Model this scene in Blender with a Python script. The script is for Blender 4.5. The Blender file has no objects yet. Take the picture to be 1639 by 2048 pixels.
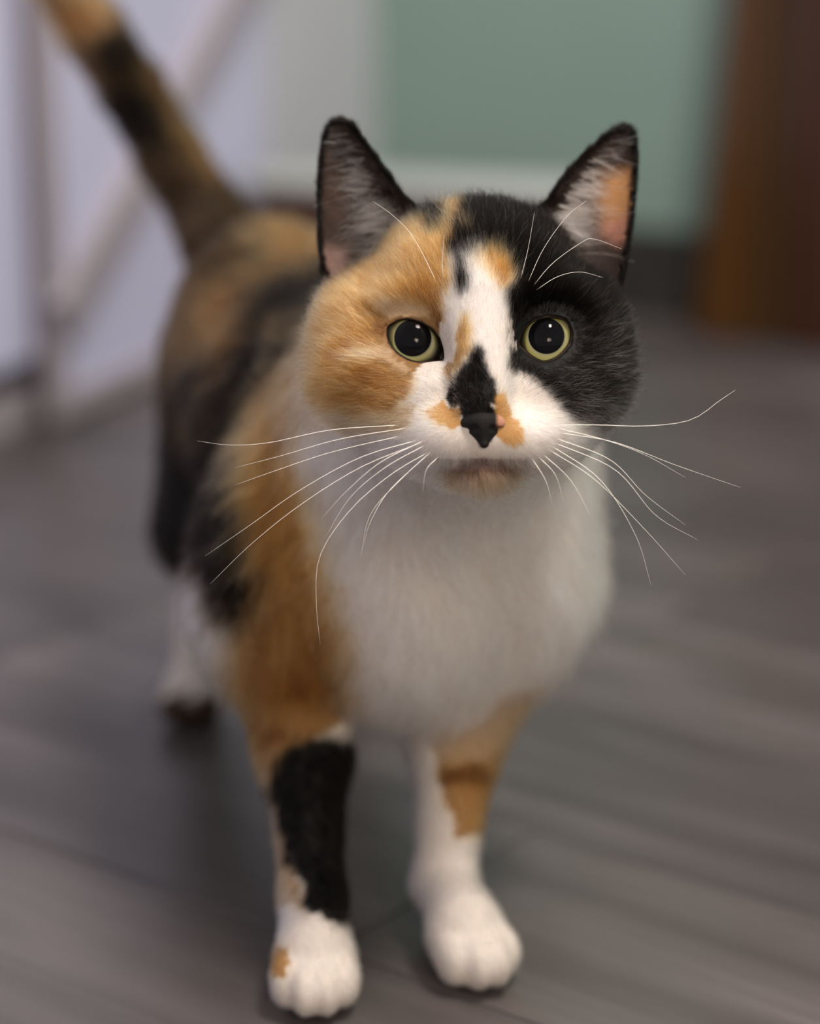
import bpy, bmesh, math, random
import numpy as np
from mathutils import Vector, Matrix
from mathutils.bvhtree import BVHTree

rng = np.random.default_rng(7)
random.seed(7)
SC = bpy.context.scene
COL = SC.collection

# ------------------------------------------------------------------ camera
W, H, F = 1639.0, 2048.0, 4400.0            # the frame, and the focal length in its pixels
CX, CY = W / 2, H / 2
PITCH = math.radians(16.0)
CAM = np.array([0.0, 0.0, 0.385])
FWD = np.array([0, math.cos(PITCH), -math.sin(PITCH)])
UP = np.array([0, math.sin(PITCH), math.cos(PITCH)])
RIGHT = np.array([1.0, 0, 0])
cam_data = bpy.data.cameras.new('camera')
cam_data.sensor_fit = 'VERTICAL'
cam_data.sensor_height = 36.0
cam_data.lens = 36.0 * F / H
cam_data.clip_start = 0.02
cam_data.dof.use_dof = True
cam_data.dof.focus_distance = 0.706
cam_data.dof.aperture_fstop = 3.2
cam_obj = bpy.data.objects.new('camera', cam_data)
cam_obj.location = CAM
cam_obj.rotation_euler = (math.pi / 2 - PITCH, 0, 0)
COL.objects.link(cam_obj)
SC.camera = cam_obj

# ------------------------------------------------------------------ light
world = bpy.data.worlds.new('room_light')
SC.world = world
world.use_nodes = True
bg = world.node_tree.nodes['Background']
bg.inputs[0].default_value = (1.0, 0.91, 0.83, 1)
bg.inputs[1].default_value = 0.76

def area(name, loc, target, size, power, color, shape='DISK'):
    l = bpy.data.lights.new(name, 'AREA')
    l.shape = shape
    l.size = size
    l.energy = power
    l.color = color
    o = bpy.data.objects.new(name, l)
    o.location = loc
    o.rotation_euler = (Vector(target) - Vector(loc)).to_track_quat('-Z', 'Y').to_euler()
    COL.objects.link(o)
    return o

area('ceiling_lamp', (0.60, 0.22, 2.1), (0.0, 0.78, 0.1), 0.42, 48, (1.0, 0.90, 0.82))
area('warm_front_fill', (0.55, -1.1, 0.9), (0.0, 0.8, 0.12), 0.55, 15, (1.0, 0.84, 0.70))  # unseen warm fill added behind the camera to lift the chest
area('far_ceiling_lamp', (0.40, 1.75, 2.2), (0.3, 1.85, 0.0), 0.5, 29, (0.97, 0.96, 1.0))
SC.view_settings.view_transform = 'Standard'
SC.view_settings.look = 'None'
SC.view_settings.gamma = 1.0
SC.view_settings.use_curve_mapping = False
SC.view_settings.exposure = 0.04
SC.cycles_curves.shape = 'RIBBONS'

# ------------------------------------------------------------------ helpers
def at_depth(px, py, d):
    return CAM + d * (FWD + RIGHT * ((px - CX) / F) + UP * ((CY - py) / F))

def at(px, py, Y):
    r = FWD + RIGHT * ((px - CX) / F) + UP * ((CY - py) / F)
    return CAM + r * (Y / r[1])

def at_z(px, py, z):
    r = FWD + RIGHT * ((px - CX) / F) + UP * ((CY - py) / F)
    return CAM + r * ((z - CAM[2]) / r[2])

def on_plane(px, py, p0, n):
    r = FWD + RIGHT * ((px - CX) / F) + UP * ((CY - py) / F)
    return CAM + r * (np.dot(p0 - CAM, n) / np.dot(r, n))

def project(P):
    q = P - CAM
    d = q @ FWD
    return CX + F * (q @ RIGHT) / d, CY - F * (q @ UP) / d, d

def srgb(r, g, b):
    return tuple(((c / 255 / 12.92) if c / 255 <= 0.04045 else ((c / 255 + 0.055) / 1.055) ** 2.4) for c in (r, g, b))

def new_obj(name, data, parent=None, **props):
    o = bpy.data.objects.new(name, data)
    COL.objects.link(o)
    if parent is not None:
        o.parent = parent
    for k, v in props.items():
        o[k] = v
    return o

def empty(name, loc, **props):
    o = new_obj(name, None, **props)
    o.location = loc
    o.empty_display_size = 0.05
    return o

def mesh_from(name, V, Fc, mat=None, smooth=True):
    me = bpy.data.meshes.new(name)
    me.from_pydata([tuple(v) for v in V], [], [tuple(int(i) for i in f) for f in Fc])
    if smooth:
        me.polygons.foreach_set('use_smooth', [True] * len(me.polygons))
    if mat:
        me.materials.append(mat)
    me.update()
    return me

def bevel_box(bm, lo, hi, bevel=0.0, M=None):
    r = bmesh.ops.create_cube(bm, size=1.0)
    vs = r['verts']
    lo, hi = Vector(lo), Vector(hi)
    for v in vs:
        v.co = Vector(((v.co[i] + 0.5) * (hi[i] - lo[i]) + lo[i]) for i in range(3))
    if bevel > 0:
        es = list({e for v in vs for e in v.link_edges})
        b = bmesh.ops.bevel(bm, geom=es, offset=bevel, segments=2, affect='EDGES', profile=0.5)
        vs = list({v for f in b['faces'] for v in f.verts} | {v for v in vs if v.is_valid})
    if M is not None:
        for v in bm.verts:
            v.co = M @ v.co

def box_obj(name, lo, hi, bevel, mat, parent=None, M=None, **props):
    bm = bmesh.new()
    bevel_box(bm, lo, hi, bevel, M)
    me = bpy.data.meshes.new(name)
    bm.to_mesh(me)
    bm.free()
    me.materials.append(mat)
    return new_obj(name, me, parent, **props)

def material(name):
    m = bpy.data.materials.new(name)
    m.use_nodes = True
    nt = m.node_tree
    return m, nt, nt.nodes['Principled BSDF'], nt.links

def mottled(name, c1, c2, scale=6.0, rough=0.6, detail=4.0, stretch=(1, 1, 1), bump=0.0, spec=0.5, coord='Object'):
    m, nt, bs, L = material(name)
    tc = nt.nodes.new('ShaderNodeTexCoord')
    mp = nt.nodes.new('ShaderNodeMapping')
    mp.inputs['Scale'].default_value = stretch
    nz = nt.nodes.new('ShaderNodeTexNoise')
    nz.inputs['Scale'].default_value = scale
    nz.inputs['Detail'].default_value = detail
    cr = nt.nodes.new('ShaderNodeValToRGB')
    cr.color_ramp.elements[0].position = 0.32
    cr.color_ramp.elements[1].position = 0.68
    cr.color_ramp.elements[0].color = (*c1, 1)
    cr.color_ramp.elements[1].color = (*c2, 1)
    L.new(tc.outputs[coord], mp.inputs[0])
    L.new(mp.outputs[0], nz.inputs['Vector'])
    L.new(nz.outputs['Fac'], cr.inputs[0])
    L.new(cr.outputs[0], bs.inputs['Base Color'])
    bs.inputs['Roughness'].default_value = rough
    bs.inputs['Specular IOR Level'].default_value = spec
    if bump:
        bp = nt.nodes.new('ShaderNodeBump')
        bp.inputs['Strength'].default_value = bump
        bp.inputs['Distance'].default_value = 0.002
        L.new(nz.outputs['Fac'], bp.inputs['Height'])
        L.new(bp.outputs[0], bs.inputs['Normal'])
    return m

# ------------------------------------------------------------------ room
PD = np.array([-0.796, 0.606, 0.0]); PD /= np.linalg.norm(PD)       # the planks and the green wall run this way
PN = np.array([PD[1], -PD[0], 0.0])                                 # across the planks, away from the camera
ROT = Matrix(((PD[0], PN[0], 0, 0), (PD[1], PN[1], 0, 0), (0, 0, 1, 0), (0, 0, 0, 1)))

def plank_material():
    m, nt, bs, L = material('weathered_plank')
    N = nt.nodes.new
    tc = N('ShaderNodeTexCoord'); oi = N('ShaderNodeObjectInfo')
    off = N('ShaderNodeVectorMath'); off.operation = 'MULTIPLY_ADD'
    comb = N('ShaderNodeCombineXYZ')
    for i in range(3):
        L.new(oi.outputs['Random'], comb.inputs[i])
    off.inputs[1].default_value = (37, 53, 11)
    L.new(comb.outputs[0], off.inputs[0])
    L.new(tc.outputs['Object'], off.inputs[2])
    mp = N('ShaderNodeMapping'); mp.inputs['Scale'].default_value = (2.2, 26, 1)
    L.new(off.outputs[0], mp.inputs[0])
    grain = N('ShaderNodeTexNoise'); grain.inputs['Scale'].default_value = 1.6
    grain.inputs['Detail'].default_value = 7; grain.inputs['Distortion'].default_value = 0.6
    L.new(mp.outputs[0], grain.inputs['Vector'])
    blotch = N('ShaderNodeTexNoise'); blotch.inputs['Scale'].default_value = 4.5; blotch.inputs['Detail'].default_value = 2
    L.new(off.outputs[0], blotch.inputs['Vector'])
    cr = N('ShaderNodeValToRGB')
    e = cr.color_ramp.elements
    e[0].position = 0.30; e[0].color = (0.052, 0.044, 0.040, 1)
    e[1].position = 0.72; e[1].color = (0.112, 0.098, 0.095, 1)
    x = cr.color_ramp.elements.new(0.5); x.color = (0.075, 0.065, 0.061, 1)
    L.new(grain.outputs['Fac'], cr.inputs[0])
    hue = N('ShaderNodeHueSaturation')
    mr = N('ShaderNodeMapRange'); mr.inputs['To Min'].default_value = 0.88; mr.inputs['To Max'].default_value = 1.12
    L.new(oi.outputs['Random'], mr.inputs[0])
    L.new(mr.outputs[0], hue.inputs['Value'])
    L.new(cr.outputs[0], hue.inputs['Color'])
    mx = N('ShaderNodeMix'); mx.data_type = 'RGBA'; mx.blend_type = 'MULTIPLY'
    mx.inputs[0].default_value = 0.8
    br = N('ShaderNodeValToRGB')
    br.color_ramp.elements[0].position = 0.35; br.color_ramp.elements[0].color = (0.50, 0.50, 0.53, 1)
    br.color_ramp.elements[1].position = 0.65; br.color_ramp.elements[1].color = (1.05, 1.03, 1.05, 1)
    L.new(blotch.outputs['Fac'], br.inputs[0])
    L.new(hue.outputs[0], mx.inputs[6]); L.new(br.outputs[0], mx.inputs[7])
    L.new(mx.outputs[2], bs.inputs['Base Color'])
    bs.inputs['Roughness'].default_value = 0.33
    bs.inputs['Specular IOR Level'].default_value = 0.5
    bp = N('ShaderNodeBump'); bp.inputs['Strength'].default_value = 0.25; bp.inputs['Distance'].default_value = 0.001
    L.new(grain.outputs['Fac'], bp.inputs['Height']); L.new(bp.outputs[0], bs.inputs['Normal'])
    return m

M_plank = plank_material()
M_gap = mottled('dark_subfloor', (0.012, 0.011, 0.011), (0.02, 0.018, 0.017), 20, 0.9)
M_green = mottled('sage_paint', srgb(124, 148, 139), srgb(130, 154, 145), 3, 0.55)
M_white = mottled('cool_lit_white_paint', srgb(176, 178, 204), srgb(184, 186, 211), 2, 0.5)  # white paint, with the cool light on it mixed in as lavender
M_wall = mottled('grey_white_wall', srgb(176, 178, 184), srgb(184, 186, 192), 2, 0.55)
M_taupe = mottled('taupe_board', srgb(134, 128, 134), srgb(146, 139, 145), 5, 0.6, stretch=(1, 1, 0.2))
M_base = mottled('black_vinyl', srgb(44, 44, 42), srgb(58, 57, 54), 8, 0.5)
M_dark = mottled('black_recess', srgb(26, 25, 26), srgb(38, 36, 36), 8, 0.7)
M_wood = mottled('brown_stained_wood', srgb(68, 42, 10), srgb(86, 54, 14), 3.5, 0.45, 8, (9, 9, 0.7), 0.2)
M_wood2 = mottled('dark_stained_wood', srgb(50, 32, 10), srgb(64, 42, 14), 3.5, 0.45, 8, (9, 9, 0.7), 0.2)
M_wood3 = mottled('reddish_wood', srgb(50, 24, 7), srgb(60, 30, 10), 3.5, 0.45, 8, (9, 9, 0.7), 0.2)
M_ledge = mottled('white_laminate', srgb(156, 159, 155), srgb(164, 167, 163), 3, 0.4)
M_espresso = mottled('espresso_wood', srgb(56, 32, 20), srgb(74, 44, 28), 4, 0.5, 6, (1, 1, 8))

# floor: a dark subfloor and one object per plank
floor = box_obj('floor', (-2.6, -1.6, -0.03), (2.6, 3.6, -0.006), 0, M_gap, kind='structure')
PW, PL, GAP = 0.135, 0.92, 0.0005
plank_meshes = []
for k in range(3):
    bm = bmesh.new()
    bevel_box(bm, (-PL / 2 + GAP, -PW / 2 + GAP, -0.006), (PL / 2 - GAP, PW / 2 - GAP, 0.0), 0.0006)
    me = bpy.data.meshes.new('plank'); bm.to_mesh(me); bm.free()
    me.materials.append(M_plank)
    plank_meshes.append(me)
pc = np.array([0.0, 1.15, 0.0])
n_pl = 0
for i in range(-13, 11):
    sh = (i * 0.37) % 1.0
    for j in range(-3, 4):
        c = pc + PN * (i * PW) + PD * ((j + sh) * PL)
        if not (-1.9 < c[0] < 2.2 and -0.7 < c[1] < 2.9):
            continue
        o = new_obj('plank', plank_meshes[n_pl % 3], floor)
        o.matrix_local = Matrix.Translation(Vector(c)) @ ROT
        n_pl += 1

# the two walls meet in the corner
corner = at_z(752, 556, 0.0)
left_foot = at_z(120, 852, 0.0)
LD = left_foot - corner; LD /= np.linalg.norm(LD)                   # along the left wall, towards the camera
LN = np.array([-LD[1], LD[0], 0.0])
if LN @ (CAM - corner) < 0: LN = -LN                                # out of the left wall, into the room
BD = -PD                                                            # along the green wall, to the right
BN = -PN
if BN @ (CAM - corner) < 0: BN = -BN

def frame(o, x, n):
    return Matrix(((x[0], n[0], 0, o[0]), (x[1], n[1], 0, o[1]), (0, 0, 1, o[2]), (0, 0, 0, 1)))
ML = frame(corner, LD, LN)                                          # local x along the wall, y into the room, z up
MB = frame(corner, BD, BN)

def loc_l(px, py, off):
    p = on_plane(px, py, corner + LN * off, LN) - corner
    return p @ LD, p[2]
def loc_b(px, py, off):
    p = on_plane(px, py, corner + BN * off, BN) - corner
    return p @ BD, p[2]

box_obj('wall_back', (-0.15, -0.12, 0), (2.6, 0, 2.5), 0, M_green, M=MB, kind='structure')
s_post = loc_l(104, 500, 0.0)[0]
box_obj('baseboard_back', (0.0, 0.0, 0.0), (2.6, 0.012, 0.082), 0.003, M_base, M=MB, kind='structure')

# white braced door on the left
door = empty('door_1', tuple(corner + LD * s_post), kind='structure')
def dpart(name, lo, hi, bev, mat, M=ML):
    return box_obj(name, lo, hi, bev, mat, door, M=Matrix.Translation(-Vector(corner + LD * s_post)) @ M)
s_hinge = loc_l(535, 300, 0.0)[0]
box_obj('trim_1', (0, -0.0745, 0), (s_hinge - 0.001, 0, 2.5), 0, M_wall, M=ML, kind='structure')
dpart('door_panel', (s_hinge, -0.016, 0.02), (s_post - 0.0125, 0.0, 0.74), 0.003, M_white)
dpart('bottom_rail', (s_hinge, -0.015, 0.004), (s_post - 0.0125, 0.006, 0.024), 0.003, M_taupe)
dpart('post', (s_post - 0.012, -0.012, 0.002), (s_post + 0.004, 0.004, 0.76), 0.003, M_taupe)
# the diagonal brace
a = np.array(loc_l(445, 60, 0.012)); b = np.array(loc_l(150, 610, 0.012))
d = (a - b) / np.linalg.norm(a - b)
p0, p1 = b - d * (b[0] - s_post) / d[0] - d * 0.005 if abs(d[0]) > 1e-6 else b, a + d * 0.36
Lb = np.linalg.norm(p1 - p0); nrm2 = np.array([-d[1], d[0]])
Mb = ML @ Matrix(((d[0], 0, nrm2[0], p0[0]), (0, 1, 0, 0), (d[1], 0, nrm2[1], p0[1]), (0, 0, 0, 1)))
dpart('brace', (0, 0.0, -0.016), (Lb, 0.014, 0.016), 0.002, M_taupe, Mb)

# white cabinet beyond the post, on a black plinth
fo = -0.020
sc_ = s_post - 0.008
z1 = loc_l(45, 728, fo)[1]; z0 = loc_l(45, 788, fo)[1]
box_obj('wall_left', (0, -0.12, 0), (s_post + 2.2, -0.075, 2.5), 0, M_wall, M=ML, kind='structure')
co = Vector(corner + LD * (sc_ + 0.4) + LN * (fo - 0.02))
cab = empty('white_cabinet', tuple(co), label='white cabinet with a dark slot near the floor at the left edge', category='cabinet')
Mi = Matrix.Translation(-co) @ ML
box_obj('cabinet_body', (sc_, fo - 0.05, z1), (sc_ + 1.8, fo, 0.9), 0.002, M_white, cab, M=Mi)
box_obj('toe_recess', (sc_ + 0.002, fo - 0.05, z0), (sc_ + 1.798, fo - 0.03, z1 - 0.0005), 0.001, M_dark, cab, M=Mi)
box_obj('base_board', (sc_, fo - 0.05, 0.0), (sc_ + 1.8, fo - 0.004, z0 - 0.0005), 0.001, M_taupe, cab, M=Mi)

# low white-topped step in the corner
zt = 0.15
A = at_z(492, 356, zt); B = at_z(1175, 402, zt); C_ = at_z(1160, 356, zt); D_ = at_z(505, 332, zt)
step = empty('step_stool', tuple(((A + B) / 2) * np.array([1, 1, 0])),
             label='low step with a white top and dark brown sides behind the cat', category='step')
sb = Vector(step.location)
def slab(name, quad, z0, z1, mat, parent):
    V = [Vector((q[0], q[1], z)) - sb for z in (z0, z1) for q in quad]
    Fc = [(3, 2, 1, 0), (4, 5, 6, 7)] + [(i, (i + 1) % 4, 4 + (i + 1) % 4, 4 + i) for i in range(4)]
    me = mesh_from(name, V, Fc, mat, False)
    bm = bmesh.new(); bm.from_mesh(me)
    bmesh.ops.recalc_face_normals(bm, faces=bm.faces)
    bmesh.ops.bevel(bm, geom=bm.edges[:], offset=0.002, segments=2, affect='EDGES')
    bm.to_mesh(me); bm.free()
    return new_obj(name, me, parent)
slab('step_top', [A, B, C_, D_], zt - 0.008, zt, M_ledge, step)
q = [A, B, C_, D_]; cq = sum(q) / 4
ins = [cq + (p - cq) * 0.94 for p in q]
slab('front_panel', [ins[0], ins[1], ins[1] * 0.93 + ins[2] * 0.07, ins[0] * 0.93 + ins[3] * 0.07], 0.0, zt - 0.0083, M_espresso, step)
slab('side_panel', [ins[0] * .91 + ins[3] * .09, ins[0] * .91 + ins[3] * .09 + (ins[1] - ins[0]) * .04, ins[3] + (ins[2] - ins[3]) * .04, ins[3]], 0.0, zt - 0.0083, M_espresso, step)
slab('side_panel', [ins[1] * .91 + ins[2] * .09 - (ins[1] - ins[0]) * .04, ins[1] * .91 + ins[2] * .09, ins[2], ins[2] - (ins[2] - ins[3]) * .04], 0.0, zt - 0.0083, M_espresso, step)

# tall brown cabinet against the green wall; its left side slopes
off = 0.06
s0 = loc_b(1383, 640, off)[0]
s_top, z_top = loc_b(1455, 0, off)
slope = (s_top - s0) / z_top
s1 = loc_b(1500, 300, off)[0]; s2 = loc_b(1585, 300, off)[0]
wc = empty('wooden_cabinet', tuple(corner + BD * (s0 + 0.3) + BN * 0.03),
           label='tall brown wooden cabinet at the right edge in front of the green wall', category='cabinet')
Mw = Matrix.Translation(-Vector(wc.location)) @ MB
def sloped(name, xa, xb, ka, kb, y0, y1, z0, z1, mat):
    V = []
    for z in (z0, z1):
        for (x, k) in ((xa, ka), (xb, kb)):
            for y in (y0, y1):
                V.append(Mw @ Vector((x + k * z, y, z)))
    Fc = [(0, 1, 3, 2), (4, 6, 7, 5), (0, 2, 6, 4), (1, 5, 7, 3), (0, 4, 5, 1), (2, 3, 7, 6)]
    me = mesh_from(name, V, Fc, mat, False)
    bm = bmesh.new(); bm.from_mesh(me)
    bmesh.ops.recalc_face_normals(bm, faces=bm.faces)
    bmesh.ops.bevel(bm, geom=bm.edges[:], offset=0.002, segments=2, affect='EDGES')
    bm.to_mesh(me); bm.free()
    return new_obj(name, me, wc)
sloped('corner_board', s0, s1, slope, slope * 0.5, 0.0145, off, 0.001, 1.8, M_wood)
sloped('board', s1 + 0.002, s2, slope * 0.5, 0.0, 0.0145, off - 0.006, 0.001, 1.8, M_wood2)
sloped('board', s2 + 0.002, s2 + 0.35, 0.0, 0.0, 0.0145, off - 0.003, 0.001, 1.8, M_wood3)
sloped('top_board', s0 + slope * 1.8 - 0.01, s2 + 0.36, 0, 0, 0.0145, off + 0.01, 1.801, 1.825, M_wood)

# ------------------------------------------------------------------ the cat: signed distance field
U = 0.735 / F                                   # metres per photo pixel at the middle of the head
HD = 0.735
def hp(px, py, z):                              # a point of the head: pixel and height towards the camera
    return at_depth(px, py, HD - z * U)

class Field:
    def __init__(s): s.ops = []
    def add(s, fn, lo, hi, k, sub=False, grp='trunk'):
        s.ops.append((fn, np.array(lo), np.array(hi), k, sub, grp))
    def ell(s, c, r, k, sub=False, grp='trunk', R=None):
        c = np.array(c, float); r = np.array(r, float) * np.ones(3)
        if R is None: R = np.eye(3)             # rows: local axes
        def fn(x, y, z):
            dx, dy, dz = x - c[0], y - c[1], z - c[2]
            k0 = 0; k1 = 0
            for i in range(3):
                li = dx * R[i, 0] + dy * R[i, 1] + dz * R[i, 2]
                k0 = k0 + (li / r[i]) ** 2
                k1 = k1 + (li / r[i] ** 2) ** 2
            k0 = np.sqrt(k0); k1 = np.sqrt(k1) + 1e-9
            return k0 * (k0 - 1) / k1
        m = r.max() + k + 0.004
        s.add(fn, c - m, c + m, k, sub, grp)
    def cap(s, a, b, ra, rb, k, sub=False, grp='trunk'):
        a = np.array(a, float); b = np.array(b, float); ab = b - a; L2 = ab @ ab
        def fn(x, y, z):
            px, py, pz = x - a[0], y - a[1], z - a[2]
            t = np.clip((px * ab[0] + py * ab[1] + pz * ab[2]) / L2, 0, 1)
            return np.sqrt((px - t * ab[0]) ** 2 + (py - t * ab[1]) ** 2 + (pz - t * ab[2]) ** 2) - (ra + (rb - ra) * t)
        m = max(ra, rb) + k + 0.004
        s.add(fn, np.minimum(a, b) - m, np.maximum(a, b) + m, k, sub, grp)
    @staticmethod
    def blend(d, p, k, sub):
        if sub:
            h = np.clip(0.5 - 0.5 * (d + p) / k, 0, 1)
            return d * (1 - h) - p * h + k * h * (1 - h)
        h = np.clip(0.5 + 0.5 * (p - d) / k, 0, 1)
        return p * (1 - h) + d * h - k * h * (1 - h)
    def points(s, P, grp=None):
        x, y, z = P[:, 0], P[:, 1], P[:, 2]
        d = np.full(len(P), 0.08)
        for fn, lo, hi, k, sub, g in s.ops:
            if grp is not None and g != grp: continue
            m = np.all((P > lo) & (P < hi), axis=1)
            if m.any():
                d[m] = s.blend(d[m], fn(x[m], y[m], z[m]), k, sub)
        return d
    def grid(s, lo, hi, h):
        ax = [np.arange(lo[i], hi[i], h) for i in range(3)]
        V = np.full([len(a) for a in ax], 0.08, np.float32)
        for fn, l, u, k, sub, g in s.ops:
            sl = []
            for i in range(3):
                i0 = max(0, np.searchsorted(ax[i], l[i])); i1 = np.searchsorted(ax[i], u[i])
                sl.append(slice(i0, max(i0, i1)))
            X, Y, Z = ax[0][sl[0]][:, None, None], ax[1][sl[1]][None, :, None], ax[2][sl[2]][None, None, :]
            if X.size and Y.size and Z.size:
                V[tuple(sl)] = s.blend(V[tuple(sl)], fn(X, Y, Z), k, sub)
        return V
    def grad(s, P, e=4e-4):
        G = np.zeros_like(P)
        for i in range(3):
            o = np.zeros(3); o[i] = e
            G[:, i] = (s.points(P + o) - s.points(P - o)) / (2 * e)
        return G
    def mesh(s, lo, hi, h, newton=3):
        P, Q = surface_nets(s.grid(lo, hi, h), h, np.array(lo))
        for _ in range(newton):
            d = s.points(P); G = s.grad(P)
            g2 = (G * G).sum(1) + 1e-6
            stepv = -(d / g2)[:, None] * G
            n = np.linalg.norm(stepv, axis=1, keepdims=True)
            P = P + stepv * np.minimum(1, 0.6 * h / (n + 1e-9))
        G = s.grad(P, h * 0.6)
        N = G / (np.linalg.norm(G, axis=1, keepdims=True) + 1e-9)
        return P, Q, N

def surface_nets(V, h, o):
    S = V < 0
    cnt = np.zeros([n - 1 for n in V.shape], np.int8)
    corners = [(i, j, k) for i in (0, 1) for j in (0, 1) for k in (0, 1)]
    nx, ny, nz = cnt.shape
    for i, j, k in corners:
        cnt += S[i:i + nx, j:j + ny, k:k + nz]
    cells = np.argwhere((cnt > 0) & (cnt < 8))
    idx = np.full(cnt.shape, -1, np.int32)
    idx[cells[:, 0], cells[:, 1], cells[:, 2]] = np.arange(len(cells))
    vals = {c: V[cells[:, 0] + c[0], cells[:, 1] + c[1], cells[:, 2] + c[2]] for c in corners}
    acc = np.zeros((len(cells), 3)); n = np.zeros(len(cells))
    for c in corners:
        for ax in range(3):
            if c[ax] == 0:
                c2 = list(c); c2[ax] = 1; c2 = tuple(c2)
                a, b = vals[c], vals[c2]
                m = (a < 0) != (b < 0)
                t = np.where(m, a / np.where(m, a - b, 1), 0)
                p = np.tile(np.array(c, float), (len(cells), 1)); p[:, ax] += t
                acc += p * m[:, None]; n += m
    P = (cells + acc / n[:, None]) * h + o
    quads = []
    for ax in range(3):
        b, c = (ax + 1) % 3, (ax + 2) % 3
        sl0 = [slice(None)] * 3; sl1 = [slice(None)] * 3
        sl0[ax] = slice(0, -1); sl1[ax] = slice(1, None)
        e = np.argwhere(S[tuple(sl0)] != S[tuple(sl1)])
        e = e[(e[:, b] > 0) & (e[:, c] > 0) & (e[:, b] < V.shape[b] - 1) & (e[:, c] < V.shape[c] - 1)]
        inside = S[e[:, 0], e[:, 1], e[:, 2]]
        def cell(db, dc):
            q = e.copy(); q[:, b] += db; q[:, c] += dc
            return idx[q[:, 0], q[:, 1], q[:, 2]]
        q = np.stack([cell(-1, -1), cell(0, -1), cell(0, 0), cell(-1, 0)], 1)
        q[~inside] = q[~inside][:, ::-1]
        quads.append(q)
    Q = np.concatenate(quads)
    return P, Q[(Q >= 0).all(1)]

def poly_sdf(px, py, poly):
    poly = np.array(poly, float)
    d = np.full(np.broadcast(px, py).shape, 1e9); ins = np.zeros(d.shape, bool)
    for i in range(len(poly)):
        a, b = poly[i], poly[(i + 1) % len(poly)]
        e = b - a
        wx, wy = px - a[0], py - a[1]
        t = np.clip((wx * e[0] + wy * e[1]) / (e @ e + 1e-9), 0, 1)
        d = np.minimum(d, (wx - t * e[0]) ** 2 + (wy - t * e[1]) ** 2)
        c = ((a[1] <= py) != (b[1] <= py)) & (px < a[0] + (py - a[1]) / ((b[1] - a[1]) if b[1] != a[1] else 1e-9) * e[0])
        ins ^= c
    d = np.sqrt(d)
    return np.where(ins, -d, d)

EYES = [dict(c=(826, 681), iris=(825, 680), pupil=(825, 676), pr=37, lid=[(771, 671), (775, 651), (797, 638), (819, 636), (843, 643), (865, 657), (880, 675), (887, 698), (889, 722), (876, 722), (858, 724), (838, 727), (814, 721), (792, 707), (777, 688)]),
        dict(c=(1093, 680), iris=(1092, 679), pupil=(1092, 672), pr=36, lid=[(1036, 690), (1038, 673), (1048, 654), (1067, 639), (1094, 632), (1121, 634), (1137, 644), (1145, 666), (1141, 688), (1126, 707), (1107, 720), (1085, 725), (1063, 715), (1047, 702)])]
EYE_Z, EYE_R = 84.0, 64.0
EAR_L = [(655, 252), (668, 243), (690, 241), (712, 252), (743, 297), (778, 347), (810, 390), (842, 418), (880, 445), (870, 520), (800, 570), (720, 600), (665, 580), (642, 545), (635, 470), (634, 400), (637, 330), (643, 285), (648, 265)]
EAR_R = [(1226, 260), (1243, 255), (1260, 258), (1271, 272), (1275, 315), (1272, 370), (1267, 430), (1258, 490), (1250, 540), (1240, 585), (1180, 600), (1090, 560), (1040, 500), (1040, 440), (1088, 403), (1128, 348), (1170, 302), (1205, 272)]

cat = Field()
G = 'trunk'
cat.ell((0.006, 0.802, 0.158), (0.047, 0.056, 0.070), 0.02)
cat.ell((0.001, 0.792, 0.120), (0.037, 0.048, 0.042), 0.02)
cat.ell((0.017, 0.800, 0.182), (0.039, 0.048, 0.050), 0.02)
cat.ell((-0.012, 0.845, 0.168), (0.052, 0.070, 0.064), 0.02)
cat.ell((-0.038, 0.905, 0.168), (0.054, 0.080, 0.063), 0.02)
cat.ell((-0.062, 0.965, 0.182), (0.043, 0.066, 0.058), 0.02)
cat.cap(hp(930, 745, -150), (0.004, 0.825, 0.185), 0.042, 0.052, 0.025)
# front legs
def front_leg(sh, el, wr, paw, toe_dir, grp, toes=True):
    cat.cap(sh, el, 0.027, 0.0165, 0.018, grp=grp)
    cat.cap(el, wr, 0.0155, 0.0105, 0.010, grp=grp)
    paw = np.array(paw, float); t = np.array(toe_dir, float); t /= np.linalg.norm(t)
    sd = np.array([t[1], -t[0], 0])
    R = np.stack([sd, t, np.array([0, 0, 1.0])])
    cat.cap(wr, paw + np.array([0, 0, 0.006]) - t * 0.004, 0.0108, 0.0125, 0.008, grp=grp)
    cat.ell(paw - t * 0.001, (0.0145, 0.017, 0.0115), 0.006, grp=grp, R=R)
    for q, (s_, f_) in enumerate(((-0.0103, 0.008), (-0.0037, 0.0145), (0.0037, 0.0145), (0.0103, 0.008))):
        cat.ell(paw + sd * s_ + t * f_ - np.array([0, 0, 0.0015]), (0.0054, 0.0085, 0.0088), 0.0042, grp=grp, R=R)
pwl = at_z(630, 1935, 0.013)
front_leg(at(560, 1190, 0.800), at(607, 1500, 0.778), at(625, 1795, 0.742), pwl, (0.05, -1, 0), 'leg_a')
pwr = at_z(937, 1885, 0.013)
front_leg(at(1045, 1180, 0.800), at(912, 1480, 0.785), at(888, 1770, 0.762), pwr, (0.42, -1, 0), 'leg_b')
cat.ell(at(560, 1130, 0.80), (0.030, 0.04, 0.05), 0.018)
cat.ell(at(1060, 1080, 0.80), (0.022, 0.04, 0.05), 0.018)
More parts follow.
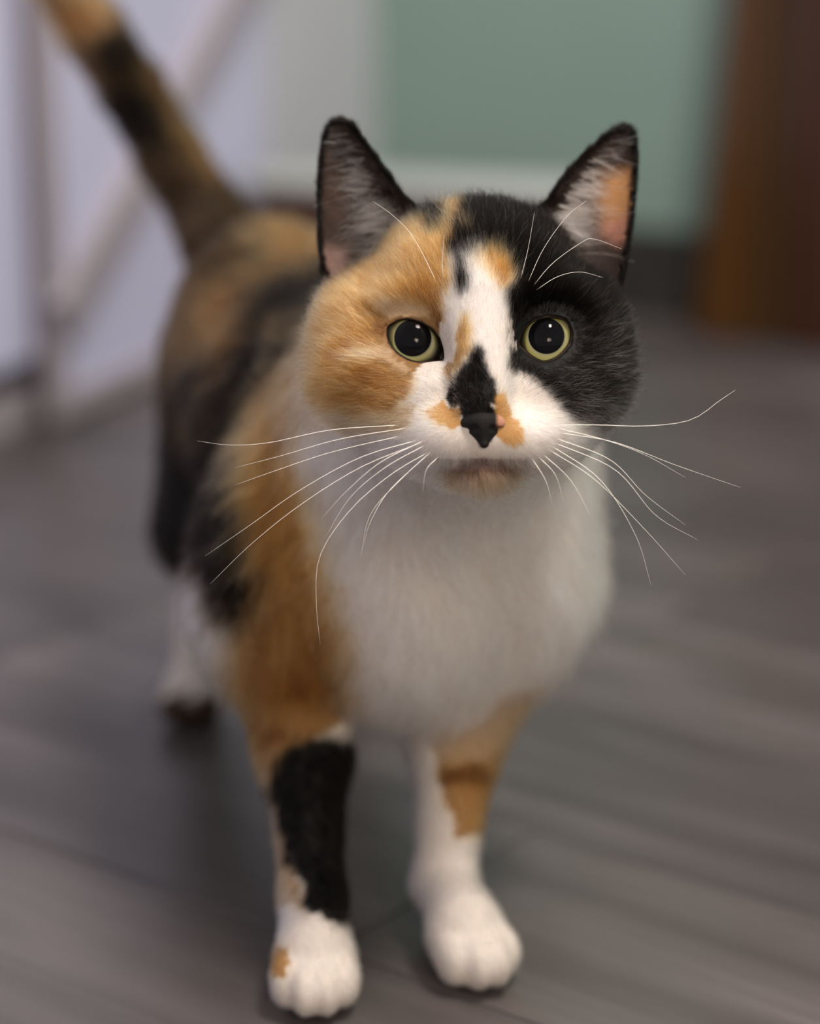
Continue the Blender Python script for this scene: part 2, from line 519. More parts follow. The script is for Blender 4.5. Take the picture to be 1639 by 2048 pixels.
# hind legs
def hind_leg(x, y, sgn, grp):
    hip = np.array([x + 0.026 * -sgn, y - 0.005, 0.165]); knee = np.array([x + 0.012 * -sgn, y - 0.045, 0.105])
    hock = np.array([x, y + 0.045, 0.060]); foot = np.array([x + 0.002 * sgn, y + 0.015, 0.012])
    cat.cap(hip, knee, 0.036, 0.024, 0.02, grp=grp)
    cat.cap(knee, hock, 0.020, 0.011, 0.012, grp=grp)
    cat.cap(hock, foot, 0.0105, 0.0115, 0.008, grp=grp)
    cat.ell(foot + np.array([0, -0.014, 0]), (0.0135, 0.022, 0.0108), 0.006, grp=grp)
    for s_, f_ in ((-0.0098, -0.028), (-0.0035, -0.034), (0.0035, -0.034), (0.0098, -0.028)):
        cat.ell(foot + np.array([s_, f_, -0.0015]), (0.005, 0.0085, 0.008), 0.0022, grp=grp)
hind_leg(-0.102, 0.990, -1, 'leg_c')
hind_leg(-0.026, 1.005, 1, 'leg_d')
# tail
tail_pts = [at(455, 500, 1.015), at(415, 430, 1.045), at(345, 320, 1.065), at(270, 190, 1.075), at(190, 70, 1.08), at(120, -40, 1.08), at(50, -150, 1.075)]
tail_r = [0.017, 0.0135, 0.0125, 0.0122, 0.012, 0.012, 0.0115]
for i in range(len(tail_pts) - 1):
    cat.cap(tail_pts[i], tail_pts[i + 1], tail_r[i], tail_r[i + 1], 0.012 if i == 0 else 0.004, grp='tail')
# head
HR = np.stack([RIGHT, UP, -FWD])
def he(px, py, z, r, k=26, sub=False, grp='head'):
    cat.ell(hp(px, py, z), np.array(r) * np.ones(3) * U, k * U, sub, grp, HR)
def hc(a, b, ra, rb, k=24, sub=False, grp='head'):
    cat.cap(hp(*a), hp(*b), ra * U, rb * U, k * U, sub, grp)
he(945, 640, -60, (232, 210, 215))
he(955, 505, -35, (165, 95, 120), 40)
he(950, 560, 50, (165, 110, 110), 45)
he(737, 662, -22, (105, 112, 115), 50); he(1158, 662, -22, (88, 112, 115), 50)
he(758, 752, 10, (130, 122, 140), 55)
he(1130, 752, 10, (120, 124, 140), 55)
he(950, 880, 50, (175, 95, 150), 50)
hc((957, 610, 118), (965, 805, 222), 80, 52, 50)
he(842, 600, 80, (85, 42, 60), 40); he(1080, 597, 80, (85, 42, 60), 40)
he(850, 790, 130, (72, 66, 72), 50); he(1076, 790, 130, (72, 66, 72), 50)
he(820, 830, 90, (95, 75, 95), 50); he(1110, 828, 90, (90, 75, 95), 50)
he(908, 881, 186, (78, 57, 70), 40); he(1027, 881, 186, (78, 57, 70), 40)
he(966, 872, 200, (46, 44, 48), 30)
he(860, 874, 130, (76, 60, 80), 45); he(1084, 872, 130, (76, 60, 80), 45)
he(965, 945, 178, (58, 22, 56), 16)
for e in EYES:
    he(e['c'][0], e['c'][1], EYE_Z, 70, 14)
# mouth line and philtrum
mouth = [(878, 934, 205), (925, 929, 232), (966, 919, 250), (1008, 929, 232), (1052, 934, 205)]
for a_, b_ in zip(mouth[:-1], mouth[1:]):
    hc(a_, b_, 1.5, 1.5, 6, True)
hc((967, 888, 272), (966, 917, 265), 4, 4, 8, True)
def headpx(x, y, z):
    qx, qy, qz = x - CAM[0], y - CAM[1], z - CAM[2]
    d = qx * FWD[0] + qy * FWD[1] + qz * FWD[2]
    return CX + F * qx / d, CY - F * (qx * UP[0] + qy * UP[1] + qz * UP[2]) / d, (HD - d) / U
def eye_cut(e):
    def fn(x, y, z):
        px, py, hz = headpx(x, y, z)
        return np.maximum(poly_sdf(px, py, e['lid']), (EYE_Z + 8) - hz) * U
    c = hp(e['c'][0], e['c'][1], EYE_Z + 30)
    cat.add(fn, c - 0.02, c + 0.02, 4 * U, True, 'head')
for e in EYES: eye_cut(e)
def ear_edges(py, side):
    if side == 0:
        xl = np.interp(py, [245, 290, 400, 580], [665, 643, 634, 650]); xr = np.interp(py, [245, 256, 297, 347, 390, 445, 600], [690, 708, 743, 778, 810, 870, 880])
    else:
        xl = np.interp(py, [262, 272, 302, 348, 403, 440, 600], [1236, 1205, 1170, 1128, 1088, 1045, 1035]); xr = np.interp(py, [262, 315, 370, 430, 580], [1258, 1272, 1272, 1267, 1242])
    return xl, xr
def ear_mid(px, py, side):
    xl, xr = ear_edges(py, side)
    w = np.maximum(xr - xl, 30)
    s = np.clip(((px - xl) / w) * 2 - 1, -1.15, 1.15)
    if side == 1: s = -s                        # s = -1 on the outer edge, +1 on the inner edge
    cup = 0.36 * w * (1 - np.abs(s + 0.1) ** 2.2)
    return np.interp(py, [240, 580], [-70, -15]) + 14 * s - np.clip(cup, -20, 90), s
def add_ear(poly, side, grp):
    T = 6.5
    def fn(x, y, z):
        px, py, hz = headpx(x, y, z)
        m, s = ear_mid(px, py, side)
        a_ = poly_sdf(px, py, poly); b_ = np.abs(hz - m) * 0.72 - T
        k = 7.0
        h = np.clip(0.5 - 0.5 * (b_ - a_) / k, 0, 1)
        return (b_ * (1 - h) + a_ * h + k * h * (1 - h)) * U
    p = np.array(poly, float)
    cs = np.array([hp(x_, y_, z_) for x_ in (p[:, 0].min(), p[:, 0].max()) for y_ in (p[:, 1].min(), p[:, 1].max()) for z_ in (-190, 60)])
    cat.add(fn, cs.min(0) - 0.003, cs.max(0) + 0.003, 16 * U, False, grp)
add_ear(EAR_L, 0, 'ear_a')
add_ear(EAR_R, 1, 'ear_b')

LO, HI = np.array([-0.215, 0.655, -0.004]), np.array([0.098, 1.125, 0.385])
BP, BQ, BN_ = cat.mesh(LO, HI, 0.0013)
BP[:, 2] = np.maximum(BP[:, 2], 0.0008)
GRP = ['trunk', 'head', 'ear_a', 'ear_b', 'leg_a', 'leg_b', 'leg_c', 'leg_d', 'tail']
gd = np.stack([cat.points(BP, g) for g in GRP], 1)
gd[:, 2:4] -= 0.0006
REG = gd.argmin(1)

# ------------------------------------------------------------------ coat colours
WHITE = np.array([0.87, 0.785, 0.715]); ORANGE = np.array([0.335, 0.175, 0.060]); DORANGE = np.array([0.20, 0.080, 0.018])
BLACK = np.array([0.0035, 0.0026, 0.0022]); CREAM = np.array([0.56, 0.38, 0.22]); BROWN = np.array([0.050, 0.028, 0.013])
GREY = np.array([0.20, 0.165, 0.15]); TAN = np.array([0.30, 0.195, 0.115])
HEAD_COAT = [
 (CREAM, [(560, 420), (660, 560), (700, 800), (830, 815), (800, 860), (690, 872), (600, 860)]),
 (ORANGE, [(560, 420), (640, 500), (690, 500), (720, 500), (770, 465), (840, 425), (880, 380), (940, 380), (948, 440), (915, 470), (895, 500), (888, 530), (893, 560), (880, 590), (874, 640), (880, 690), (850, 728), (826, 749), (817, 780), (795, 812), (756, 820), (703, 826), (640, 812), (560, 760)]),
 (CREAM, [(690, 690), (770, 690), (790, 722), (830, 738), (815, 745), (760, 718), (700, 712)]),
 (CREAM, [(740, 590), (820, 595), (860, 620), (835, 632), (790, 634), (745, 625)]),
 (DORANGE, [(648, 740), (655, 690), (690, 660), (745, 645), (776, 650), (768, 668), (700, 682), (676, 705), (668, 750)]),
 (DORANGE, [(696, 722), (760, 722), (828, 750), (800, 792), (750, 778), (700, 752)]),
 (DORANGE, [(700, 790), (760, 795), (790, 812), (740, 820)]),
 (DORANGE, [(815, 555), (850, 560), (862, 590), (835, 580)]),
 (DORANGE, [(862, 610), (880, 600), (876, 650), (868, 640)]),
 (ORANGE * 1.25, [(917, 640), (930, 626), (940, 660), (938, 692), (925, 722), (905, 748), (893, 764), (891, 740), (908, 715), (914, 680)]),
 (BLACK, [(921, 370), (1000, 365), (1090, 375), (1400, 360), (1400, 860), (1217, 872), (1151, 838), (1120, 806), (1098, 771), (1063, 749), (1028, 744), (1024, 692), (1022, 648), (1020, 604), (1012, 582), (1030, 565), (1034, 536), (1025, 505), (1003, 483), (972, 490), (964, 477), (948, 489), (925, 497), (909, 505), (888, 497), (892, 485), (909, 470), (917, 444), (925, 431)]),
 (ORANGE, [(930, 430), (943, 434), (948, 455), (938, 461), (930, 445)]),
 (ORANGE, [(965, 490), (1003, 483), (1025, 507), (1031, 540), (1016, 562), (1006, 572), (990, 556), (975, 540), (968, 515)]),
 (DORANGE, [(998, 522), (1011, 528), (1007, 575), (996, 560)]),
 (BLACK, [(910, 505), (921, 513), (929, 560), (926, 580), (915, 570), (908, 540)]),
 (GREY, [(947, 490), (960, 490), (956, 528), (949, 536)]),
 (BLACK, [(800, 360), (850, 375), (884, 415), (888, 440), (868, 450), (835, 432)]),
 (BLACK, [(952, 688), (972, 702), (975, 740), (984, 768), (994, 790), (991, 812), (998, 830), (985, 868), (968, 897), (950, 872), (932, 848), (915, 822), (889, 790), (905, 765), (920, 745), (935, 725), (943, 705)]),
 (ORANGE * 1.9, [(995, 780), (1010, 790), (1023, 815), (1023, 842), (1005, 852), (993, 835), (992, 805)]),
 (ORANGE * 1.9, [(992, 838), (1036, 832), (1050, 884), (1024, 897), (990, 876)]),
 (ORANGE * 1.9, [(885, 798), (912, 820), (922, 852), (900, 862), (870, 847), (856, 824)]),
 (CREAM * 0.5, [(890, 938), (1045, 938), (1035, 968), (1000, 984), (930, 984), (900, 968)]),
]
BODY_COAT = [
 # flank and shoulder on the left
 (BROWN, [(250, 380), (640, 380), (660, 620), (560, 760), (480, 1300), (460, 1290), (380, 1160), (250, 1050)]),
 (ORANGE * 0.48, [(440, 400), (640, 390), (650, 520), (560, 520), (490, 560), (450, 520)]),
 (ORANGE * 0.48, [(400, 560), (460, 540), (445, 700), (420, 720), (390, 700)]),
 (ORANGE * 0.5, [(335, 720), (370, 620), (400, 560), (410, 600), (360, 760)]),
 (BLACK, [(470, 500), (520, 470), (530, 490), (480, 530)]),
 (ORANGE * 0.85, [(760, 540), (660, 560), (625, 600), (600, 660), (530, 740), (495, 772), (462, 825), (445, 880), (436, 939), (446, 1013), (456, 1086), (482, 1184), (488, 1223), (480, 1290), (440, 1330), (470, 1600), (545, 1560), (600, 1500), (650, 1452), (695, 1405), (692, 1330), (640, 1250), (625, 1180), (608, 1100), (590, 1030), (568, 960), (566, 890), (600, 865), (680, 860), (760, 700)]),
 (CREAM * 0.8, [(556, 800), (620, 700), (680, 800), (650, 850), (575, 880)]),
 (BLACK, [(760, 440), (660, 500), (641, 529), (560, 545), (520, 570), (490, 620), (475, 700), (440, 760), (400, 840), (365, 900), (350, 1000), (345, 1080), (380, 1150), (450, 1250), (484, 1262), (490, 1223), (482, 1184), (456, 1086), (446, 1013), (436, 939), (445, 880), (462, 825), (495, 772), (530, 740), (600, 660), (630, 600), (760, 560)]),
 (ORANGE * 0.5, [(500, 655), (560, 622), (600, 612), (575, 650), (520, 690)]),
 (BROWN * 0.42, [(340, 330), (480, 330), (495, 440), (445, 520), (400, 570), (370, 480)]),
 (BLACK, [(335, 790), (370, 700), (400, 720), (385, 800), (345, 900)]),
 (DORANGE, [(500, 1370), (580, 1360), (650, 1390), (640, 1415), (560, 1410), (505, 1395)]),
 (DORANGE, [(500, 1455), (560, 1450), (570, 1478), (520, 1495)]),
 (DORANGE, [(560, 1250), (640, 1270), (650, 1290), (590, 1275)]),
]
LEGA_COAT = [
 (ORANGE, [(400, 1000), (700, 1000), (700, 1440), (640, 1470), (560, 1520), (560, 1640), (585, 1760), (600, 1800), (400, 1800)]),
 (CREAM, [(400, 1560), (545, 1560), (575, 1740), (610, 1815), (400, 1815)]),
 (DORANGE, [(495, 1370), (580, 1360), (650, 1390), (640, 1415), (560, 1410), (500, 1395)]),
 (DORANGE, [(500, 1455), (560, 1450), (570, 1478), (520, 1495)]),
 (BLACK, [(537, 1555), (571, 1502), (605, 1484), (740, 1490), (740, 1811), (690, 1848), (656, 1841), (614, 1816), (592, 1760), (571, 1705), (550, 1640)]),
 (ORANGE * 1.4, [(535, 1890), (572, 1888), (582, 1925), (565, 1955), (535, 1940)]),
]
LEGB_COAT = [
 (CREAM, [(870, 1480), (980, 1430), (1080, 1350), (1080, 1560), (980, 1560), (870, 1560)]),
 (ORANGE * 1.3, [(880, 1530), (1010, 1510), (1010, 1672), (968, 1675), (913, 1664), (893, 1600)]),
 (DORANGE, [(878, 1535), (960, 1525), (975, 1550), (955, 1572), (890, 1572)]),
]
LEGC_COAT = [
 (BLACK, [(200, 650), (520, 650), (520, 1300), (460, 1262), (380, 1150), (200, 1110)]),
 (BROWN, [(250, 1390), (480, 1390), (480, 1520), (250, 1520)]),
]
TAIL_COAT = [
 (BROWN * 0.42, [(-200, -400), (700, -400), (700, 700), (-200, 700)]),
 (TAN * 1.0, [(-200, -400), (260, -400), (240, 70), (190, 110), (90, 110), (-200, 60)]),
 (DORANGE * 1.2, [(50, 52), (190, 14), (200, 40), (150, 62), (60, 90)]),
 (BROWN * 2.4, [(80, 110), (190, 105), (210, 150), (230, 190), (150, 210)]),
 (BLACK, [(180, 95), (230, 60), (290, 110), (250, 135), (190, 130)]),
 (BLACK, [(180, 225), (280, 170), (370, 260), (370, 290), (260, 290)]),
 (ORANGE * 0.8, [(275, 100), (340, 150), (470, 350), (430, 380), (355, 262)]),
 (BROWN * 1.0, [(280, 300), (350, 290), (370, 320), (300, 335)]),
]
def wob(P, f, seed):
    r = np.random.default_rng(seed); out = np.zeros((len(P), 3))
    for _ in range(5):
        k = r.normal(size=(3, 3)) * f; ph = r.uniform(0, 6.28, 3)
        out += np.sin(P @ k.T + ph)
    return out / 2.2

def coat(P, reg, n, jit):
    px, py, d = project(P)
    w = wob(P, 260, 3) * 4 + wob(P, 900, 4) * 2.0
    qx = px + w[:, 0] + jit[:, 0]; qy = py + w[:, 1] + jit[:, 1]
    C = np.tile(WHITE, (len(P), 1))
    def paint(mask, table, soft=1.0):
        ii = np.nonzero(mask)[0]
        for col, poly in table:
            C[ii[poly_sdf(px[ii] + (qx[ii] - px[ii]) * soft, py[ii] + (qy[ii] - py[ii]) * soft, poly) < 0]] = col
    face = n @ FWD
    paint(reg == 1, HEAD_COAT)
    paint(reg == 0, BODY_COAT, 2.2)
    paint(reg == 4, LEGA_COAT, 1.6); paint(reg == 5, LEGB_COAT, 2); paint(reg == 6, LEGC_COAT, 3); paint(reg == 8, TAIL_COAT, 2.5)
    # hidden sides: saddle of black and orange above, white below
    hid = (reg == 0) & ((face > 0.15) | ((px > 640) & (P[:, 1] > 0.86)))
    nz = wob(P, 60, 9)[:, 0]
    top = hid & (P[:, 2] + 0.012 * nz > 0.17)
    C[top] = np.where((wob(P, 55, 11)[:, 0] > 0.1)[top][:, None], BLACK, ORANGE * 0.7)
    bh = (reg == 1) & (face > 0.35)
    C[bh] = np.where((px + 40 * nz > 900)[bh][:, None], BLACK, ORANGE * 0.8)
    C[(reg == 7) & (P[:, 2] > 0.11 + 0.01 * nz)] = BLACK
    C[(reg == 2) | (reg == 3)] = BLACK * 1.2
    return C

# ------------------------------------------------------------------ cat objects
def attr_material(name, rough=0.6, spec=0.3, sss=0.0):
    m, nt, bs, L = material(name)
    a = nt.nodes.new('ShaderNodeAttribute'); a.attribute_name = 'coat'
    L.new(a.outputs['Color'], bs.inputs['Base Color'])
    bs.inputs['Roughness'].default_value = rough
    bs.inputs['Specular IOR Level'].default_value = spec
    if sss:
        bs.inputs['Subsurface Weight'].default_value = sss
        bs.inputs['Subsurface Radius'].default_value = (0.006, 0.002, 0.001)
        bs.inputs['Subsurface Scale'].default_value = 0.4
    return m

cat_root = empty('cat', (-0.03, 0.85, 0.0), category='cat',
                 label='calico cat with white chest and black nose patch standing on grey plank floor')
CR = np.array(cat_root.location)
px_v, py_v, d_v = project(BP)
FRONT = -(BN_ @ FWD)
ear_in = np.zeros(len(BP), bool)
for gi, poly in ((2, EAR_L), (3, EAR_R)):
    m, s_ = ear_mid(px_v, py_v, gi - 2)
    hz = (HD - d_v) / U
    ear_in |= (REG == gi) & (poly_sdf(px_v, py_v, poly) < -9) & (hz > m)
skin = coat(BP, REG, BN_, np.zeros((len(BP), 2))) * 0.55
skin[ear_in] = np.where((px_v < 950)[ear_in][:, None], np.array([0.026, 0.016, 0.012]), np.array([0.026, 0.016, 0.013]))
def tint(mask_poly, col, soft=14.0, grp=None):
    w = np.clip(0.5 - poly_sdf(px_v, py_v, mask_poly) / (2 * soft), 0, 1) * ear_in
    skin[:] = skin * (1 - w[:, None]) + np.array(col) * w[:, None]
tint([(665, 330), (690, 330), (705, 390), (690, 440), (665, 440), (655, 390)], (0.045, 0.025, 0.017), 16)
tint([(1205, 345), (1262, 340), (1266, 380), (1262, 440), (1240, 470), (1205, 450), (1190, 400)], (0.34, 0.17, 0.07), 16)
tint([(1210, 440), (1262, 430), (1256, 480), (1235, 490), (1200, 470)], (0.26, 0.12, 0.085), 14)
tint([(640, 490), (690, 500), (690, 545), (665, 570), (635, 550)], (0.14, 0.088, 0.078), 14)
lip = (REG == 1) & (np.abs(py_v - 932) < 14) & (np.abs(px_v - 966) < 95) & (FRONT > 0.1)
skin[lip] = (0.10, 0.06, 0.056)
M_skin = attr_material('skin', 0.65, 0.25, 0.25)
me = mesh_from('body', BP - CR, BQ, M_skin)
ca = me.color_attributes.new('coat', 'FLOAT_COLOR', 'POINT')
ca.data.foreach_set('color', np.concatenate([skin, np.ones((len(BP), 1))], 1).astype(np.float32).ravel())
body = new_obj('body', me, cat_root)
bvh = BVHTree.FromPolygons([tuple(p) for p in BP], [tuple(int(i) for i in q) for q in BQ])
def hit(px, py):
    r = FWD + RIGHT * ((px - CX) / F) + UP * ((CY - py) / F)
    h = bvh.ray_cast(Vector(CAM), Vector(r).normalized())
    return np.array(h[0]) if h[0] is not None else None

# eyes
def ring_mesh(rings, close_top=False):
    V, Fc, n = [], [], len(rings[0])
    for r in rings: V += list(r)
    for i in range(len(rings) - 1):
        for j in range(n):
            Fc.append((i * n + j, i * n + (j + 1) % n, (i + 1) * n + (j + 1) % n, (i + 1) * n + j))
    if close_top:
        V.append(np.mean(rings[-1], 0)); c = len(V) - 1; b0 = (len(rings) - 1) * n
        Fc += [(b0 + j, b0 + (j + 1) % n, c) for j in range(n)]
    return V, Fc
def circ(cx, cy, z, r, n=48):
    return [hp(cx + r * math.cos(t), cy - r * math.sin(t), z) - CR for t in np.linspace(0, 2 * math.pi, n, endpoint=False)]

M_ball = mottled('dark_eye_rim', (0.02, 0.014, 0.010), (0.035, 0.024, 0.016), 300, 0.25)
m, nt, bs, L = material('iris')
tc = nt.nodes.new('ShaderNodeAttribute'); tc.attribute_name = 'coat'
nz = nt.nodes.new('ShaderNodeTexNoise'); nz.inputs['Scale'].default_value = 900; nz.inputs['Detail'].default_value = 3
mx = nt.nodes.new('ShaderNodeMix'); mx.data_type = 'RGBA'; mx.blend_type = 'MULTIPLY'; mx.inputs[0].default_value = 0.6
L.new(tc.outputs['Color'], mx.inputs[6]); L.new(nz.outputs['Fac'], mx.inputs[7]); L.new(mx.outputs[2], bs.inputs['Base Color'])
bs.inputs['Roughness'].default_value = 0.4
M_iris = m
m, nt, bs, L = material('pupil')
bs.inputs['Base Color'].default_value = (0.003, 0.003, 0.004, 1); bs.inputs['Roughness'].default_value = 0.3
bs.inputs['Specular IOR Level'].default_value = 0.0
M_pupil = m
m, nt, bs, L = material('cornea')
out = nt.nodes['Material Output']
tr = nt.nodes.new('ShaderNodeBsdfTransparent'); gl = nt.nodes.new('ShaderNodeBsdfGlossy'); gl.inputs['Roughness'].default_value = 0.02
fr = nt.nodes.new('ShaderNodeFresnel'); fr.inputs['IOR'].default_value = 1.23
ms = nt.nodes.new('ShaderNodeMixShader')
L.new(fr.outputs[0], ms.inputs[0]); L.new(tr.outputs[0], ms.inputs[1]); L.new(gl.outputs[0], ms.inputs[2]); L.new(ms.outputs[0], out.inputs[0])
nt.nodes.remove(bs)
M_cornea = m
M_lidskin = mottled('eyelid_skin', (0.016, 0.010, 0.008), (0.036, 0.022, 0.017), 400, 0.7, spec=0.2)
for ei, e in enumerate(EYES):
    cx_, cy_ = e['c']; ix, iy = e['iris']
    rings = [circ(cx_, cy_, EYE_Z - EYE_R * math.cos(t), EYE_R * math.sin(t)) for t in np.linspace(0.15, math.pi - 1.02, 14)]
    eye = new_obj('eye', mesh_from('eye', *ring_mesh(rings), M_ball), cat_root)
    eye['label'] = ('yellow green eye set in orange fur' if ei == 0 else 'yellow green eye set in black fur')
    R0 = 54.5
    rr = [circ(ix, iy, EYE_Z + 33.5, R0), circ(ix, iy, EYE_Z + 35, R0 - 5), circ(ix, iy, EYE_Z + 36.5, R0 - 11)]
    pc_ = e['pupil']
    rr.append(circ(pc_[0] * .7 + ix * .3, pc_[1] * .7 + iy * .3, EYE_Z + 37.2, e['pr'] + 2))
    rr.append(circ(*pc_, EYE_Z + 37, e['pr']))
    V, Fc = ring_mesh(rr)
    im = mesh_from('iris', V, Fc, M_iris)
    cols = [(0.03, 0.027, 0.005), (0.15, 0.135, 0.022), (0.34, 0.31, 0.060), (0.25, 0.24, 0.055), (0.11, 0.11, 0.035)]
    at_ = im.color_attributes.new('coat', 'FLOAT_COLOR', 'POINT')
    at_.data.foreach_set('color', np.array([list(c) + [1] for c in cols for _ in range(48)], np.float32).ravel())
    new_obj('iris', im, eye)
    new_obj('pupil', mesh_from('pupil', *ring_mesh([circ(*pc_, EYE_Z + 36.6, e['pr'] + 1.5), circ(*pc_, EYE_Z + 35.0, 12)], True), M_pupil), eye)
    cz, cr_ = EYE_Z + 8, 60.5
    a0 = math.asin(55.0 / cr_)
    rings = [circ(ix, iy, cz + cr_ * math.cos(t), cr_ * math.sin(t)) for t in np.linspace(a0, 0.03, 14)]
    new_obj('cornea', mesh_from('cornea', *ring_mesh(rings, True), M_cornea), eye)
    # dark rim of the lids
    lid = np.array(e['lid'], float); n0 = len(lid)
    K = 72; tt = np.linspace(0, n0, K, endpoint=False); i0 = tt.astype(int); f = tt - i0
    def cr(i): return lid[(i) % n0]
    pts = np.array([0.5 * ((2 * cr(a)) + (cr(a + 1) - cr(a - 1)) * u + (2 * cr(a - 1) - 5 * cr(a) + 4 * cr(a + 1) - cr(a + 2)) * u * u + (-cr(a - 1) + 3 * cr(a) - 3 * cr(a + 1) + cr(a + 2)) * u ** 3) for a, u in zip(i0, f)])
    path = []
    for p in pts:
        rho = min(np.hypot(p[0] - cx_, p[1] - cy_), 64)
        path.append(hp(p[0], p[1], EYE_Z + math.sqrt(max(67 ** 2 - rho ** 2, 50))))
    path = np.array(path)
    V, Fc = [], []
    for i in range(K):
        T = path[(i + 1) % K] - path[i - 1]; T /= np.linalg.norm(T)
        a = -FWD - T * (-FWD @ T); a /= np.linalg.norm(a); b = np.cross(T, a)
        for j in range(8):
            t = j / 8 * 2 * math.pi
            V.append(path[i] + (a * math.cos(t) * 4.0 + b * math.sin(t) * 4.2) * U - CR)
    for i in range(K):
        for j in range(8):
            Fc.append((i * 8 + j, i * 8 + (j + 1) % 8, ((i + 1) % K) * 8 + (j + 1) % 8, ((i + 1) % K) * 8 + j))
    new_obj('eyelid_rim', mesh_from('eyelid_rim', V, Fc, M_lidskin), cat_root)

# nose leather
nose = Field()
def ne(px, py, z, r, k, sub=False): nose.ell(hp(px, py, z), np.array(r) * U * np.ones(3), k * U, sub, 'n', HR)
def nc(a, b, ra, rb, k, sub=False): nose.cap(hp(*a), hp(*b), ra * U, rb * U, k * U, sub, 'n')
ne(965, 847, 241, (45, 24, 34), 8)
nc((966, 852, 248), (968, 887, 263), 28, 9, 20)
nc((948, 858, 276), (927, 862, 256), 7.5, 6, 4, True); nc((986, 858, 276), (1006, 862, 256), 7.5, 6, 4, True)
nc((967, 870, 288), (968, 900, 273), 2.5, 2.5, 4, True)
c = hp(966, 850, 245)
NP, NQ, NN = nose.mesh(c - 0.014, c + 0.014, 0.00035)
nx_, ny_, _ = project(NP)
ncol = np.tile(np.array([0.0065, 0.0055, 0.0055]), (len(NP), 1))
w = np.clip((nx_ - 990) / 8, 0, 1)[:, None] * np.clip((858 - ny_) / 8, 0, 1)[:, None]
ncol = ncol * (1 - w) + np.array([0.40, 0.20, 0.13]) * w
M_nose = attr_material('nose_leather', 0.62, 0.18)
vb = M_nose.node_tree.nodes.new('ShaderNodeTexVoronoi'); vb.inputs['Scale'].default_value = 2600
bp_ = M_nose.node_tree.nodes.new('ShaderNodeBump'); bp_.inputs['Strength'].default_value = 0.5; bp_.inputs['Distance'].default_value = 0.0003
tcn = M_nose.node_tree.nodes.new('ShaderNodeTexCoord')
M_nose.node_tree.links.new(tcn.outputs['Object'], vb.inputs['Vector'])
M_nose.node_tree.links.new(vb.outputs['Distance'], bp_.inputs['Height'])
M_nose.node_tree.links.new(bp_.outputs[0], M_nose.node_tree.nodes['Principled BSDF'].inputs['Normal'])
nm = mesh_from('nose', NP - CR, NQ, M_nose)
at_ = nm.color_attributes.new('coat', 'FLOAT_COLOR', 'POINT')
at_.data.foreach_set('color', np.concatenate([ncol, np.ones((len(NP), 1))], 1).astype(np.float32).ravel())
no = new_obj('nose', nm, cat_root)
no['label'] = 'black nose with a pinkish right nostril'

# whiskers
m, nt, bs, L = material('whisker')
bs.inputs['Base Color'].default_value = (0.9, 0.86, 0.80, 1); bs.inputs['Roughness'].default_value = 0.3
bs.inputs['Subsurface Weight'].default_value = 0.0
M_whisker = m
WH = [[(800, 850), (660, 860), (540, 885), (460, 890), (395, 882)], [(815, 856), (680, 878), (560, 912), (470, 935)],
 [(800, 872), (660, 905), (540, 945), (470, 970)], [(835, 880), (720, 915), (600, 980), (500, 1050), (410, 1112)],
 [(840, 886), (720, 935), (600, 1010), (500, 1090), (420, 1168)], [(850, 880), (760, 925), (690, 985), (640, 1040)],
 [(850, 890), (770, 935), (700, 995), (650, 1075)], [(858, 903), (780, 950), (700, 1020), (640, 1110), (632, 1200), (640, 1290)],
 [(862, 903), (800, 960), (740, 1030), (720, 1120)], [(878, 912), (852, 940), (845, 985)], [(848, 915), (775, 985), (738, 1050), (725, 1100)],
 [(1110, 850), (1200, 850), (1290, 852), (1380, 840), (1440, 800), (1470, 780)], [(1112, 856), (1210, 880), (1290, 910), (1370, 955)],
 [(1115, 865), (1230, 885), (1350, 930), (1480, 975)], [(1110, 876), (1220, 920), (1290, 990), (1370, 1050)],
 [(1105, 884), (1230, 940), (1310, 1030), (1395, 1080)], [(1100, 890), (1200, 960), (1270, 1070), (1302, 1172)],
 [(1095, 898), (1190, 960), (1290, 1060), (1370, 1150)], [(1062, 915), (1090, 960), (1105, 1010)],
 [(1075, 912), (1110, 950), (1127, 1005)], [(1085, 908), (1140, 960), (1180, 1030)]]
BROWS = [[(876, 573), (846, 510), (819, 465), (783, 429), (746, 403)], [(886, 560), (884, 520), (888, 470)],
 [(1038, 567), (1055, 500), (1068, 426)], [(1053, 570), (1085, 500), (1131, 435), (1172, 401)],
 [(1061, 578), (1103, 528), (1159, 487), (1187, 478), (1243, 498)], [(1068, 583), (1113, 554), (1159, 544), (1205, 555)]]
def spline(P, n):
    P = np.array(P, float); P = np.concatenate([[2 * P[0] - P[1]], P, [2 * P[-1] - P[-2]]])
    out = []
    m_ = len(P) - 3
    for t in np.linspace(0, m_ - 1e-6, n):
        a = int(t); u = t - a; p = P[a:a + 4]
        out.append(0.5 * (2 * p[1] + (p[2] - p[0]) * u + (2 * p[0] - 5 * p[1] + 4 * p[2] - p[3]) * u * u + (-p[0] + 3 * p[1] - 3 * p[2] + p[3]) * u ** 3))
    return np.array(out)
